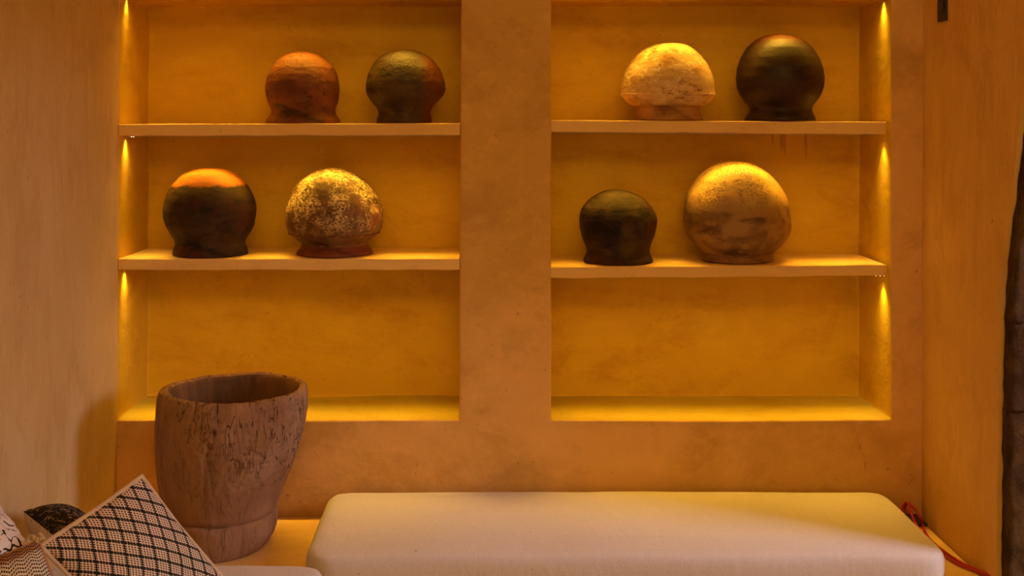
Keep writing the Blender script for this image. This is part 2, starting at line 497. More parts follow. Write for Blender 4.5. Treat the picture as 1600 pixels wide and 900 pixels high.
def pot(rows, depth, zshelf, neck_py, label, mat, foot_mat, lump, seed, beads=None, group=None, ridges=()):
    prof = resample(rows, 110, zshelf, depth)
    base_cx = prof[-1][1]
    root = empty('clay_pot', (base_cx, depth, zshelf), label, 'pot', group)
    zn = wz(neck_py, depth)
    def ring_mesh(pr, close_top, close_bot):
        bm = bmesh.new(); N = 96; rings = []
        for (z, cx, r) in pr:
            if r < 1e-6:
                rings.append(bm.verts.new((cx - base_cx, 0, z - zshelf))); continue
            a = []
            for i in range(N):
                th = 2 * math.pi * i / N
                p = Vector((math.cos(th) * r, math.sin(th) * r, z - zshelf))
                k = 1 + lump * (nz(p, 14, seed) + 0.5 * nz(p, 34, seed + 3) + 0.22 * nz(p, 90, seed + 5)) * min(1, r / 0.03)
                zz = p.z
                low = max(0, 1 - (z - zshelf) / 0.02)
                zz += 0.0018 * nz(p, 40, seed + 9) * (low if z > zshelf + 0.0005 else 0)
                a.append(bm.verts.new((p.x * k + cx - base_cx, p.y * k, zz)))
            rings.append(a)
        for a, b in zip(rings, rings[1:]):
            if not isinstance(a, list):
                for i in range(N): bm.faces.new((a, b[(i + 1) % N], b[i]))
            else:
                for i in range(N):
                    j = (i + 1) % N; bm.faces.new((a[i], a[j], b[j], b[i]))
        if close_bot:
            # hollow underside: the pot is an upturned bowl
            pr2 = [(pr[-1][0], pr[-1][1], pr[-1][2] - 0.008), (pr[-1][0] + 0.03, pr[-1][1], max(0.01, pr[-1][2] - 0.02))]
            last = rings[-1]
            for (z, cx, r) in pr2:
                a = [bm.verts.new((math.cos(2 * math.pi * i / N) * r + cx - base_cx, math.sin(2 * math.pi * i / N) * r, z - zshelf)) for i in range(N)]
                for i in range(N):
                    j = (i + 1) % N; bm.faces.new((last[i], last[j], a[j], a[i]))
                last = a
            bm.faces.new(last)
        return bm
    ki = min(range(len(prof)), key=lambda i: abs(prof[i][0] - zn))
    link_body = obj('body', ring_mesh(prof[:ki + 1], True, False), mat, root)
    obj('foot', ring_mesh(prof[ki:], False, True), foot_mat or mat, root)
    for py, rr_ in ridges:
        z = wz(py, depth); pr = min(prof, key=lambda q: abs(q[0] - z))
        bm = bmesh.new(); N = 120; rg = []
        for i in range(N):
            th = 2 * math.pi * i / N
            R_ = pr[2] * (1 + lump * nz((math.cos(th) * pr[2], math.sin(th) * pr[2], z - zshelf), 14, seed)) - rr_ * 0.25
            wv = 0.0012 * nz((math.cos(th), math.sin(th), 0), 5, seed)
            a_ = rr_ * (1 + 0.5 * nz((math.cos(th), math.sin(th), 0), 18, seed))
            rg.append([bm.verts.new((math.cos(th) * (R_ + a_ * math.cos(k * math.pi / 4)) + pr[1] - base_cx, math.sin(th) * (R_ + a_ * math.cos(k * math.pi / 4)), z - zshelf + wv + a_ * 1.1 * math.sin(k * math.pi / 4))) for k in range(8)])
        for i in range(N):
            a, b = rg[i], rg[(i + 1) % N]
            for k in range(8): bm.faces.new((a[k], a[(k + 1) % 8], b[(k + 1) % 8], b[k]))
        obj('ridge_band', bm, mat, root)
    if beads:
        py, cnt, bmat = beads
        z = wz(py, depth)
        pr = min(prof, key=lambda q: abs(q[0] - z))
        bm = bmesh.new()
        for i in range(cnt):
            th = 2 * math.pi * i / cnt
            m = Matrix.Translation((math.cos(th) * (pr[2] + 0.0015) + pr[1] - base_cx, math.sin(th) * (pr[2] + 0.0015), z - zshelf + 0.0012 * math.sin(i * 2.3))) @ Matrix.Rotation(th, 4, 'Z') @ Matrix.Diagonal((0.8, 1.25, 0.9, 1))
            bmesh.ops.create_uvsphere(bm, u_segments=8, v_segments=6, radius=0.0034, matrix=m)
        obj('bead_band', bm, bmat, root)
    return root

def T(rows, s, ox, oy): return [(y / s + oy, a / s + ox, b / s + ox) for (y, a, b) in rows]

def clay(name, base, alt, dark, top=None, top_z=(0.2, 0.23), fleck=None, fleck_z=(0, 0.1), fleck_n=(0.48, 0.6), scale=1.0, rough=0.6, spec=0.4, red=None, bump=0.65, red_x=None, fleck_s=85, pits=None):
    n = NB(name, rough, spec)
    z = n.sep(n.tc.outputs['Object'])[2]
    h = n.noise(11 * scale, 6, 0.65, n.coord((1, 1, 1.7)), 0.8)
    c = n.mix(n.ss(h, 0.38, 0.64), base, alt)
    c = n.mix(n.ss(n.noise(7 * scale, 5, 0.6, n.coord((1, 1, 2.2), loc=(4, 1, 2)), 0.5), 0.5, 0.66), c, dark)
    if red:
        f = n.ss(n.noise(8, 4, 0.6, n.coord(loc=(9, 2, 5)), 0.6), 0.52, 0.62)
        if red_x:
            x = n.sep(n.tc.outputs['Object'])[0]
            f = n.math('MULTIPLY', n.ss(x, red_x[0], red_x[1]), n.ss(h, 0.3, 0.5))
        c = n.mix(f, c, red)
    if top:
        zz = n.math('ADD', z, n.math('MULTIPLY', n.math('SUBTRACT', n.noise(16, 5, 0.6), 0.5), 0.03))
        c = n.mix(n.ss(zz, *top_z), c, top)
    if fleck:
        f1 = n.ss(n.noise(fleck_s, 8, 0.75, n.coord((1, 1, 1.5)), 0.3), *fleck_n)
        f2 = n.ss(n.noise(17, 7, 0.7, n.coord(loc=(2, 7, 3)), 0.6), 0.40, 0.56)
        f = n.math('MULTIPLY', n.math('MULTIPLY', f1, n.ss(z, *fleck_z)), f2)
        c = n.mix(f, c, fleck)
    c = n.mix(n.math('MULTIPLY', n.ss(n.noise(120, 3, 0.6), 0.62, 0.75), 0.5), c, tuple(x * 0.5 for x in dark))
    if pits:
        pf = n.math('MULTIPLY', n.ss(n.noise(34, 8, 0.78, n.coord((1, 1, 1.9), loc=(8, 8, 1)), 0.4), 0.54, 0.60), n.ss(n.noise(9, 4, 0.6, n.coord((1, 1, 2.0), loc=(5, 0, 3))), 0.44, 0.56))
        c = n.mix(n.math('MULTIPLY', pf, 0.9), c, pits)
    n.color(c)
    n.rough(n.math('ADD', n.math('MULTIPLY', h, 0.4), rough - 0.2))
    b = n.bump(n.noise(28, 6, 0.65, n.coord((1, 1, 1.5))), bump, 0.008)
    n.bump(n.noise(150, 4, 0.7), bump * 0.6, 0.0018, b)
    return n.m

def top_of(z0, z1, x0, x1):
    return lambda px: lerp(z0, z1, (px - x0) / (x1 - x0)) + 0.0018
zTL = top_of(wz(194), wz(192.5), 184, 719); zML = top_of(wz(404.5), wz(404), 184, 718)
zTR = top_of(wz(187.5), wz(190.5), 861, 1385); zMR = top_of(wz(417), wz(413.5), 861, 1386)

# lower left: dark pot, colour turns orange towards the top
A = T([(225,600,601),(235,520,700),(260,455,745),(300,415,795),(350,380,830),(400,358,852),(450,350,862),(500,353,860),(550,368,850),(600,395,822),(620,408,810),(640,415,803),(660,412,803),(680,402,812),(700,399,818)], 3.6, 160, 200)
pot(A, WY + 0.118, zML(328), 376, 'smoky dark clay pot with orange crown on the lower left shelf',
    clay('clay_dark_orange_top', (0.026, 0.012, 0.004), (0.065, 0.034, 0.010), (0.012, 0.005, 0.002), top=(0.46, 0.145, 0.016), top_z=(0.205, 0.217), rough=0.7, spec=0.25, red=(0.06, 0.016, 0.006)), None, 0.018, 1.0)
# lower left: flaky gold pot, red foot, beaded band
B = T([(132,490,491),(140,430,550),(150,390,590),(165,355,620),(200,300,685),(250,252,735),(300,228,772),(350,207,796),(400,192,808),(450,190,812),(500,195,808),(530,206,797),(550,222,780),(575,250,750),(600,285,712),(615,300,705),(640,285,722),(660,265,742),(675,260,746)], 4.091, 400, 230)
redm = clay('clay_red_foot', (0.17, 0.035, 0.012), (0.20, 0.05, 0.018), (0.09, 0.02, 0.01), rough=0.6)
pot(B, WY + 0.125, zML(522), 380.5, 'wide clay pot with flaking golden crust and red foot on the lower left shelf',
    clay('clay_flaky_gold', (0.11, 0.05, 0.015), (0.20, 0.10, 0.03), (0.07, 0.02, 0.007), fleck=(0.90, 0.66, 0.30), fleck_z=(0.03, 0.17), fleck_n=(0.46, 0.54), fleck_s=120, pits=(0.06, 0.022, 0.006), rough=0.62, red=(0.24, 0.09, 0.04), bump=0.8),
    redm, 0.012, 4.0, beads=(363, 74, redm))
# upper left: red-brown pot
C = T([(135,415,416),(142,360,460),(150,320,500),(175,265,555),(200,235,590),(250,195,630),(300,172,650),(350,160,662),(400,156,667),(450,163,662),(500,180,652),(530,195,640),(550,200,638),(570,195,645),(590,180,655),(605,165,670),(615,161,673)], 4.444, 380, 50)
pot(C, WY + 0.12, zTL(472), 173.5, 'red-brown clay pot with sooty patches, leftmost on the upper left shelf',
    clay('clay_red_brown', (0.20, 0.05, 0.012), (0.12, 0.03, 0.009), (0.04, 0.013, 0.005), top=(0.27, 0.085, 0.016), top_z=(0.12, 0.19), rough=0.6, spec=0.35, pits=(0.04, 0.012, 0.004)), None, 0.02, 7.0)
# upper left: dark olive pot
D = T([(120,1130,1131),(124,1080,1170),(132,1040,1210),(150,985,1255),(200,918,1322),(250,885,1360),(300,863,1385),(350,852,1402),(400,850,1405),(430,858,1395),(470,880,1365),(500,905,1330),(530,930,1308),(560,940,1300),(580,938,1302),(600,928,1308),(612,928,1310)], 4.444, 380, 50)
pot(D, WY + 0.125, zTL(632), 176, 'round dark olive burnished clay pot at the right end of the upper left shelf',
    clay('clay_olive', (0.040, 0.020, 0.005), (0.085, 0.043, 0.010), (0.018, 0.008, 0.003), rough=0.5, spec=0.35, red=(0.12, 0.03, 0.008), red_x=(0.045, 0.085)), None, 0.022, 11.0)
# upper right: chalky pale pot
E = T([(121,390,391),(124,350,425),(130,305,460),(150,255,497),(180,215,530),(220,180,562),(260,155,585),(300,140,600),(340,133,607),(366,134,606),(376,133,610),(386,134,608),(394,142,603),(410,150,595),(430,168,582),(440,196,552),(450,215,530),(470,214,530),(490,208,538),(505,203,545)], 3.265, 930, 30)
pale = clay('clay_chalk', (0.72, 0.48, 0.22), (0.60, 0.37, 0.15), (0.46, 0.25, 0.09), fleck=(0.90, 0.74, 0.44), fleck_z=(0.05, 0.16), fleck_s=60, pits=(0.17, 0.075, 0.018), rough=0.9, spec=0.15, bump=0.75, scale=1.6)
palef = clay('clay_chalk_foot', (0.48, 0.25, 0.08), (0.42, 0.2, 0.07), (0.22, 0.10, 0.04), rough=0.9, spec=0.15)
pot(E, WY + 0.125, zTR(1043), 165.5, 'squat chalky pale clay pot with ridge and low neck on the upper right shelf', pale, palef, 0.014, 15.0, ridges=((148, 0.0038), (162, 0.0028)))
# upper right: tall dark pot
Fp = T([(75,935,936),(78,890,975),(86,858,1012),(110,812,1062),(150,773,1107),(200,744,1137),(250,727,1156),(300,722,1164),(350,727,1160),(390,742,1145),(420,765,1122),(440,785,1107),(460,792,1100),(480,785,1106),(500,768,1117),(510,766,1120)], 3.265, 930, 30)
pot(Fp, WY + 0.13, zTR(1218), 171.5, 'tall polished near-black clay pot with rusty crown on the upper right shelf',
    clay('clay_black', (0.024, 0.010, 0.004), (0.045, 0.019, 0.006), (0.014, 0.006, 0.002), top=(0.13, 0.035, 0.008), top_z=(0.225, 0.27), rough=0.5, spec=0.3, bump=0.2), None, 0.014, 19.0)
# lower right: small dark pot
G = T([(263,410,411),(267,370,450),(275,330,485),(300,283,553),(330,240,598),(370,206,634),(410,188,655),(450,180,664),(500,180,660),(550,192,648),(590,208,632),(620,222,622),(650,226,620),(670,222,622),(690,210,635),(705,208,638)], 4.0, 860, 230)
pot(G, WY + 0.11, zMR(965), 391, 'small sooty black clay pot, leftmost on the lower right shelf',
    clay('clay_soot', (0.024, 0.011, 0.004), (0.07, 0.040, 0.012), (0.010, 0.004, 0.002), rough=0.7, spec=0.25, red=(0.05, 0.016, 0.006), scale=0.9), None, 0.022, 23.0)
# lower right: large pale pot; body colour darkened to imitate shade below top light
H = T([(90,1150,1151),(93,1100,1200),(100,1058,1245),(125,1000,1305),(160,950,1360),(200,912,1400),(250,880,1435),(300,855,1462),(350,842,1478),(400,834,1487),(450,832,1492),(500,838,1494),(540,852,1485),(580,878,1465),(610,905,1440),(635,935,1408),(650,948,1392),(675,950,1388),(690,943,1388),(700,942,1388)], 4.0, 860, 230)
pot(H, WY + 0.13, zMR(1150), 392.5, 'big rounded pale clay pot with golden top above painted shade on the lower right shelf',
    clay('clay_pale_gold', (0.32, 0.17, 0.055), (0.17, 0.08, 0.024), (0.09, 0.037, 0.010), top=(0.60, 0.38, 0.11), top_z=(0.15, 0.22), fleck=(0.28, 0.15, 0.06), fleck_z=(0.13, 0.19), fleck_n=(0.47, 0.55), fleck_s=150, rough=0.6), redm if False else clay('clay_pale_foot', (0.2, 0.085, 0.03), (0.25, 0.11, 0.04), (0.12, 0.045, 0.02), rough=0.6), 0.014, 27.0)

# ------------------------------------------------------------------ old wooden mortar
def build_mortar():
    Dm = 3.19
    n = NB('old_wood', 0.85, 0.2)
    v = n.coord((1, 1, 0.35))
    c = n.mix(n.ss(n.noise(9, 6, 0.65, v, 1.0), 0.35, 0.68), (0.35, 0.19, 0.105), (0.25, 0.125, 0.062))
    c = n.mix(n.math('MULTIPLY', n.ss(n.noise(40, 6, 0.7, n.coord((1, 1, 0.15)), 0.6), 0.52, 0.75), 0.6), c, (0.095, 0.048, 0.025))
    c = n.mix(n.math('MULTIPLY', n.ss(n.noise(6, 4, 0.6, n.coord(loc=(3, 3, 3))), 0.48, 0.68), 0.6), c, (0.34, 0.21, 0.135))
    sp_ = n.sep(n.tc.outputs['Object'])
    up = n.math('ADD', n.ss(n.math('ADD', sp_[2], n.math('MULTIPLY', sp_[0], 0.7)), 0.22, 0.42), n.math('MULTIPLY', n.ss(n.noise(7, 3, 0.5), 0.5, 0.62), 0.25), clamp=True)
    def ridge(sc_, w_, loc):
        nn = n.noise(sc_, 3, 0.55, n.coord((1, 1, 0.2), loc=loc), 0.9)
        k = n.math('SUBTRACT', 1.0, n.math('DIVIDE', n.math('ABSOLUTE', n.math('SUBTRACT', nn, 0.5)), w_), clamp=True)
        g_ = n.ss(n.noise(sc_ * 0.9, 2, 0.5, n.coord(loc=(loc[2], 5, loc[0]))), 0.47, 0.58)
        return n.math('MULTIPLY', k, g_)
    crk = n.math('MULTIPLY', n.math('MAXIMUM', ridge(17, 0.02, (1, 2, 3)), ridge(33, 0.022, (6, 1, 9))), up)
    fcrk = n.math('MULTIPLY', ridge(8, 0.006, (3, 8, 1)), 0.35)
    crk = n.math('MAXIMUM', crk, fcrk)
    c = n.mix(n.math('MULTIPLY', crk, 0.8), c, (0.05, 0.024, 0.012))
    n.color(c)
    b = n.bump(n.noise(30, 8, 0.7, n.coord((1, 1, 0.22)), 1.0), 0.55, 0.010)
    b = n.bump(n.math('SUBTRACT', 1.0, crk), 0.9, 0.006, b)
    n.bump(n.noise(120, 5, 0.7, n.coord((1, 1, 0.5))), 0.45, 0.003, b)
    ni = NB('mortar_inside', 0.85, 0.15)
    vi = ni.coord((1, 1, 0.3))
    ni.color(ni.mix(ni.ss(ni.noise(12, 6, 0.65, vi, 0.6), 0.35, 0.65), (0.20, 0.10, 0.048), (0.11, 0.06, 0.03)))
    ni.bump(ni.noise(28, 6, 0.7, vi), 0.6, 0.01)
    rows = [(602,251,479),(620,248,480),(640,247,479),(660,246,476),(680,246,471),(700,246,465),(720,247,459),(740,249,451),(760,252,443),(780,256,436),(800,261,430),(812,263,429)]
    pts = [(wz(y, Dm), wx((a + b_) / 2, Dm), (b_ - a) / 2 * Dm / F) for y, a, b_ in rows]
    def at_z(z):
        if z >= pts[0][0]: return pts[0][1:]
        for p, q in zip(pts, pts[1:]):
            if p[0] >= z >= q[0]:
                s = (p[0] - z) / (p[0] - q[0]); return lerp(p[1], q[1], s), lerp(p[2], q[2], s)
        return pts[-1][1:]
    cx0 = wx(343, Dm)
    root = empty('wooden_mortar', (cx0, Dm, SEAT), 'large cracked old wooden mortar carved from a log, standing on the bench', 'mortar')
    N = 260; zt = wz(606, Dm); zb = SEAT + 0.085
    def rimz(th):   # uneven rim, a touch lower at the far right
        return 0.002 * math.sin(th * 2 + 0.6) + 0.003 * nz((math.cos(th), math.sin(th), 0), 2.2, 3) + 0.002 * nz((math.cos(th), math.sin(th), 0), 11, 3)
    def crack(p, th, z):
        h = (z - zb) / (zt - zb)
        right = 0.5 + 0.5 * math.cos(th + 0.5)      # strongest on the right front
        a = noise.noise(Vector((math.cos(th) * 9, math.sin(th) * 9, z * 14 + 2 * nz(p, 6, 1))))
        b_ = noise.noise(Vector((math.cos(th) * 21, math.sin(th) * 21, z * 26 + 3)))
        ridge = max(0, 1 - abs(a) * 7) ** 1.5 + 0.7 * max(0, 1 - abs(b_) * 6) ** 1.5
        m = max(0, min(1, (h - 0.30 + 0.25 * right) / 0.55)) * (0.12 + 0.88 * right)
        gate = max(0.25, min(1, 0.75 + 2.0 * nz(p, 9, 6)))
        return ridge * m * gate
    bm = bmesh.new()
    rings = []; NR = 150
    for k in range(NR + 1):
        z = lerp(zb, zt, k / NR)
        cx, r = at_z(z)
        top = max(0, 1 - (zt - z) / 0.022)
        ring = []
        for i in range(N):
            th = 2 * math.pi * i / N
            p = Vector((math.cos(th) * r, math.sin(th) * r, z))
            rr = r * (1 + 0.012 * nz(p, 5, 2) + 0.004 * nz(p, 18, 4)) - 0.009 * crack(p, th, z) - 0.010 * max(0, 1 - (z - zb) / 0.03) ** 2
            # one long vertical seam at the front left
            d = abs(((th + 1.86 + 0.05 * nz((0, 0, z), 8, 1)) + math.pi) % (2 * math.pi) - math.pi)
            rr -= 0.003 * max(0, 1 - d / 0.018) * (0.5 + 0.5 * nz((0, 0, z), 12, 4))
            rr -= 0.005 * top ** 2 + 0.0015 * top * nz(p, 60, 2)
            zz = z + rimz(th) * max(0, 1 - (zt - z) / 0.1)
            ring.append(bm.verts.new((math.cos(th) * rr + cx - cx0, math.sin(th) * rr, zz - SEAT)))
        rings.append(ring)
    # rim and hollow
    cx, r = at_z(zt)
    def inner(dz, thick, off):
        ring = []
        for i in range(N):
            th = 2 * math.pi * i / N
            p = Vector((math.cos(th), math.sin(th), dz * 6))
            t = thick - 0.004 + 0.008 * (0.5 - 0.5 * math.cos(th)) + 0.003 * nz(p, 3, 5) + 0.002 * nz(p, 14, 5)
            rr = r - t
            ring.append(bm.verts.new((math.cos(th) * rr + cx - cx0 + off, math.sin(th) * rr, zt + dz + rimz(th) - SEAT)))
        return ring
    prof_in = [(0.003, 0.016, 0), (0.003, 0.021, 0), (-0.002, 0.027, 0), (-0.012, 0.031, 0), (-0.03, 0.034, 0), (-0.06, 0.038, 0.002), (-0.10, 0.043, 0.002), (-0.15, 0.052, 0.002), (-0.20, 0.07, 0.0), (-0.24, 0.10, 0), (-0.26, 0.14, 0)]
    for dz, t, off in prof_in: rings.append(inner(dz, t, off))
    for ri, (a, b_) in enumerate(zip(rings, rings[1:])):
        for i in range(N):
            j = (i + 1) % N
            f = bm.faces.new((a[i], a[j], b_[j], b_[i]))
            if ri > NR + 2: f.material_index = 1
    f = bm.faces.new(rings[-1]); f.material_index = 1
    bm.faces.new(rings[0])
    o = obj('bowl', bm, n.m, root); o.data.materials.append(ni.m)
    # base ring
    bm = bmesh.new()
    prof = [(0.0, 0.150, 0.004), (0.003, 0.154, 0.003), (0.014, 0.156, 0.002), (0.032, 0.157, 0.001), (0.055, 0.157, 0), (0.078, 0.158, 0), (0.086, 0.157, 0), (0.090, 0.154, 0), (0.0915, 0.150, 0), (0.091, 0.12, 0)]
    prof2 = []
    for a, b_ in zip(prof, prof[1:]):
        for s in range(4): prof2.append(tuple(lerp(x, y, s / 4) for x, y in zip(a, b_)))
    prof2.append(prof[-1])
    rings = []
    for z, r_, dx in prof2:
        ring = []
        for i in range(N):
            th = 2 * math.pi * i / N
            p = Vector((math.cos(th) * r_, math.sin(th) * r_, z))
            right = 0.5 + 0.5 * math.cos(th)
            cr = max(0, 1 - abs(noise.noise(Vector((math.cos(th) * 15, math.sin(th) * 15, z * 9)))) * 8) ** 2
            rr = r_ * (1 + 0.015 * nz(p, 7, 2)) - 0.0025 * cr - 0.028 * right ** 3 * max(0, 1 - z / 0.05) ** 1.3
            zz = z + (0.004 * nz(p, 16, 8) + 0.002 * nz(p, 50, 1)) * min(1, z / 0.05)
            zz += 0.007 * right * min(1, z / 0.09)
            ring.append(bm.verts.new((math.cos(th) * rr, math.sin(th) * rr, zz)))
        rings.append(ring)
    for a, b_ in zip(rings, rings[1:]):
        for i in range(N):
            j = (i + 1) % N; bm.faces.new((a[i], a[j], b_[j], b_[i]))
    bm.faces.new(rings[0]); bm.faces.new(rings[-1])
    obj('base', bm, n.m, root)
build_mortar()

# ------------------------------------------------------------------ seat cushions
def fabric_mat(name, col, bump=0.25, tint=(0.9, 0.9, 0.92)):
    n = NB(name, 0.85, 0.25)
    n.b.inputs['Sheen Weight'].default_value = 0.25
    w1 = n.noise(900, 2, 0.5, n.coord((1, 0.12, 1)))
    w2 = n.noise(900, 2, 0.5, n.coord((0.12, 1, 1)))
    wv = n.math('ADD', w1, w2)
    c = n.mix(n.ss(wv, 0.85, 1.2), col, tuple(a * b for a, b in zip(col, tint)))
    lint = n.ss(n.noise(75, 1, 0.4, n.coord(loc=(2, 5, 1))), 0.80, 0.83)
    c = n.mix(lint, c, (0.25, 0.15, 0.1))
    n.color(c)
    b = n.bump(wv, bump, 0.0012)
    n.bump(n.noise(9, 4, 0.6, n.coord((2.0, 1, 1)), 0.5), 0.25, 0.01, b)
    return n.m
M_linen = fabric_mat('linen_white', (0.65, 0.585, 0.575))
def cushion(name, x0, x1, y0, y1, z0, z1, r, label, rc, skew=None, seed=0):
    bm = bmesh.new()
    nx, ny, nzc = int((x1 - x0) / 0.02), int((y1 - y0) / 0.02), 6
    # a fine box whose points are pulled onto a rounded box
    def sd(p):
        # rounded in plan by rc, in section by r
        cx, cy = (x0 + x1) / 2, (y0 + y1) / 2
        hx, hy = (x1 - x0) / 2, (y1 - y0) / 2
        q = Vector(p)
        dx, dy = q.x - cx, q.y - cy
        ex, ey = abs(dx) - (hx - rc), abs(dy) - (hy - rc)
        if ex > 0 and ey > 0:
            L = math.hypot(ex, ey); m = max(ex, ey)
            k = m / L
            q.x = cx + math.copysign(hx - rc + ex * k, dx); q.y = cy + math.copysign(hy - rc + ey * k, dy)
        # distance in from the outline
        ex, ey = abs(q.x - cx) - (hx - rc), abs(q.y - cy) - (hy - rc)
        if ex > 0 and ey > 0: inn = rc - math.hypot(ex, ey)
        else: inn = min(hx - abs(q.x - cx), hy - abs(q.y - cy))
        cz, hz = (z0 + z1) / 2, (z1 - z0) / 2
        if inn < r:
            s = (r - max(inn, 0)) / r
            ez = abs(q.z - cz) - (hz - r)
            if ez > 0:
                L = math.hypot(s * r, ez); m = max(s * r, ez)
                k = m / L
                q.z = cz + math.copysign(hz - r + ez * k, q.z - cz)
                # pull inward in plan
                c = Vector((cx, cy)); v = Vector((q.x - cx, q.y - cy))
                pull = s * r * (1 - k)
                nx_, ny_ = 0, 0
                ax, ay = hx - abs(q.x - cx), hy - abs(q.y - cy)
                if ax < r: nx_ = math.copysign((r - ax) / r, v.x)
                if ay < r: ny_ = math.copysign((r - ay) / r, v.y)
                l = math.hypot(nx_, ny_) or 1
                q.x -= nx_ / l * pull; q.y -= ny_ / l * pull
        # soft crown of the filling
        u = (q.x - cx) / hx; v = (q.y - cy) / hy
        if q.z > cz:
            q.z += 0.010 * (1 - u ** 4) * (1 - v ** 4) + 0.0035 * nz(q, 4.0, seed) + 0.0012 * nz(q, 17, seed)
        else:
            pass
        q.x += 0.003 * nz(q, 6, seed + 2); q.y += 0.004 * nz(q, 4, seed + 5)
        if skew: q = skew(q)
        return q
    xs = [lerp(x0, x1, i / nx) for i in range(nx + 1)]
    ys = [lerp(y0, y1, i / ny) for i in range(ny + 1)]
    for k in range(3):   # extra rows near the borders
        for arr, a, b in ((xs, x0, x1), (ys, y0, y1)):
            d = r * (k + 0.5) / 6; arr += [a + d, b - d]
    xs = sorted(set(xs)); ys = sorted(set(ys))
    zs = [z0, z0 + r * 0.25, z0 + r * 0.6, z0 + r, (z0 + z1) / 2 - 0.0001, z1 - r, z1 - r * 0.6, z1 - r * 0.3, z1 - r * 0.1, z1]
    vd = {}
    def V(x, y, z):
        key = (x, y, z)
        if key not in vd: vd[key] = bm.verts.new(sd(key))
        return vd[key]
    def grid(A, B, f):
        for a0, a1 in zip(A, A[1:]):
            for b0, b1 in zip(B, B[1:]):
                bm.faces.new((V(*f(a0, b0)), V(*f(a1, b0)), V(*f(a1, b1)), V(*f(a0, b1))))
    for z in (z0, z1): grid(xs, ys, lambda a, b: (a, b, z))
    for y in (y0, y1): grid(xs, zs, lambda a, b: (a, y, b))
    for x in (x0, x1): grid(ys, zs, lambda a, b: (x, a, b))
    o = obj(name, bm, M_linen)
    m = o.modifiers.new('smooth', 'SMOOTH'); m.iterations = 3; m.factor = 0.5
    tag(o, label, 'seat cushion')
    return o
cushion('seat_cushion', -0.478, 1.156, 2.885, 3.395, SEAT + 0.001, SEAT + 0.082, 0.026,
        'long white linen seat cushion lying on the bench below the shelf niches', 0.07, seed=3)
cushion('seat_cushion', XL + 0.02, wx(510, 2.84), 1.25, 2.845, SEAT + 0.001, SEAT + 0.078, 0.024,
        'white seat cushion along the left wall with the scatter pillows on it', 0.06, seed=8)

# ------------------------------------------------------------------ scatter pillows
def pillow(name, Tc, L, R, Bc, thick, mf, mb, label, seed, seam=None, pinch=0.05, wr=0.006, tb=None):
    """corners given in order top, left, bottom, right; front panel looks along (R-L)x(T-B)"""
    ctr = (Tc + L + R + Bc) / 4
    nrm = ((R - L).cross(Tc - Bc)).normalized()
    base = Vector((ctr.x, ctr.y, min(Tc.z, L.z, R.z, Bc.z)))
    root = empty(name, base, label, 'pillow')
    N = 56
    def surf(side):
        bm = bmesh.new(); uvl = bm.loops.layers.uv.new('UVMap')
        g = []
        for i in range(N + 1):
            row = []
            for j in range(N + 1):
                u, v = i / N, j / N
                # ease the parameter so that rows gather at the seam
                U = 0.5 - 0.5 * math.cos(math.pi * u) * (0.35) - 0.65 * (0.5 - u); V_ = 0.5 - 0.5 * math.cos(math.pi * v) * (0.35) - 0.65 * (0.5 - v)
                a, b = 2 * U - 1, 2 * V_ - 1
                pu = U + pinch * a * (1 - b * b) * -0.5 * abs(a)
                pv = V_ + pinch * b * (1 - a * a) * -0.5 * abs(b)
                # u: top->left, v: top->right
                p = Tc * (1 - pu) * (1 - pv) + L * pu * (1 - pv) + R * (1 - pu) * pv + Bc * pu * pv
                e = max(0, (1 - a * a)) ** 0.55 * max(0, (1 - b * b)) ** 0.55
                t = (thick if side > 0 else (tb or thick)) * e
                q = p + nrm * side * t
                wrk = wr * (nz(q, 9, seed + side) + 0.5 * nz(q, 22, seed + side)) * min(1, e * 3)
                edge = min(1 - abs(a), 1 - abs(b))
                # puckers running in from the seam
                puck = 0.0022 * math.sin(40 * (U if abs(b) > abs(a) else V_) + seed) * math.exp(-edge * 9) * min(1, edge * 25)
                q += nrm * side * (wrk + puck)
                row.append((bm.verts.new(q - base), (U, V_)))
            g.append(row)
        for i in range(N):
            for j in range(N):
                cs = [g[i][j], g[i + 1][j], g[i + 1][j + 1], g[i][j + 1]]
                if side < 0: cs.reverse()
                f = bm.faces.new([c[0] for c in cs])
                for lp, c in zip(f.loops, cs): lp[uvl].uv = c[1]
        me = bpy.data.meshes.new('panel'); bm.to_mesh(me); bm.free()
        return me
    link('front_panel', surf(1), mf, root)
    link('back_panel', surf(-1), mb, root)
    if seam:
        # piping around the edge
        pts = []
        for (a0, a1) in ((Tc, L), (L, Bc), (Bc, R), (R, Tc)):
            for k in range(24):
                s = k / 24
                p = a0.lerp(a1, s); d = (ctr - p); d = d - nrm * d.dot(nrm)
                pts.append(p + d.normalized() * (pinch * 0.5 * (4 * s * (1 - s)) * (a1 - a0).length) - base)
        bm = bmesh.new(); M_ = 8; rings = []
        for i, p in enumerate(pts):
            tn = (pts[(i + 1) % len(pts)] - pts[i - 1]).normalized()
            s1 = nrm; s2 = tn.cross(nrm).normalized()
            rings.append([bm.verts.new(p + (s1 * math.cos(2 * math.pi * k / M_) + s2 * math.sin(2 * math.pi * k / M_)) * seam[0]) for k in range(M_)])
        for i in range(len(rings)):
            a, b = rings[i], rings[(i + 1) % len(rings)]
            for k in range(M_): bm.faces.new((a[k], a[(k + 1) % M_], b[(k + 1) % M_], b[k]))
        obj('piping', bm, seam[1], root)
    return root, base

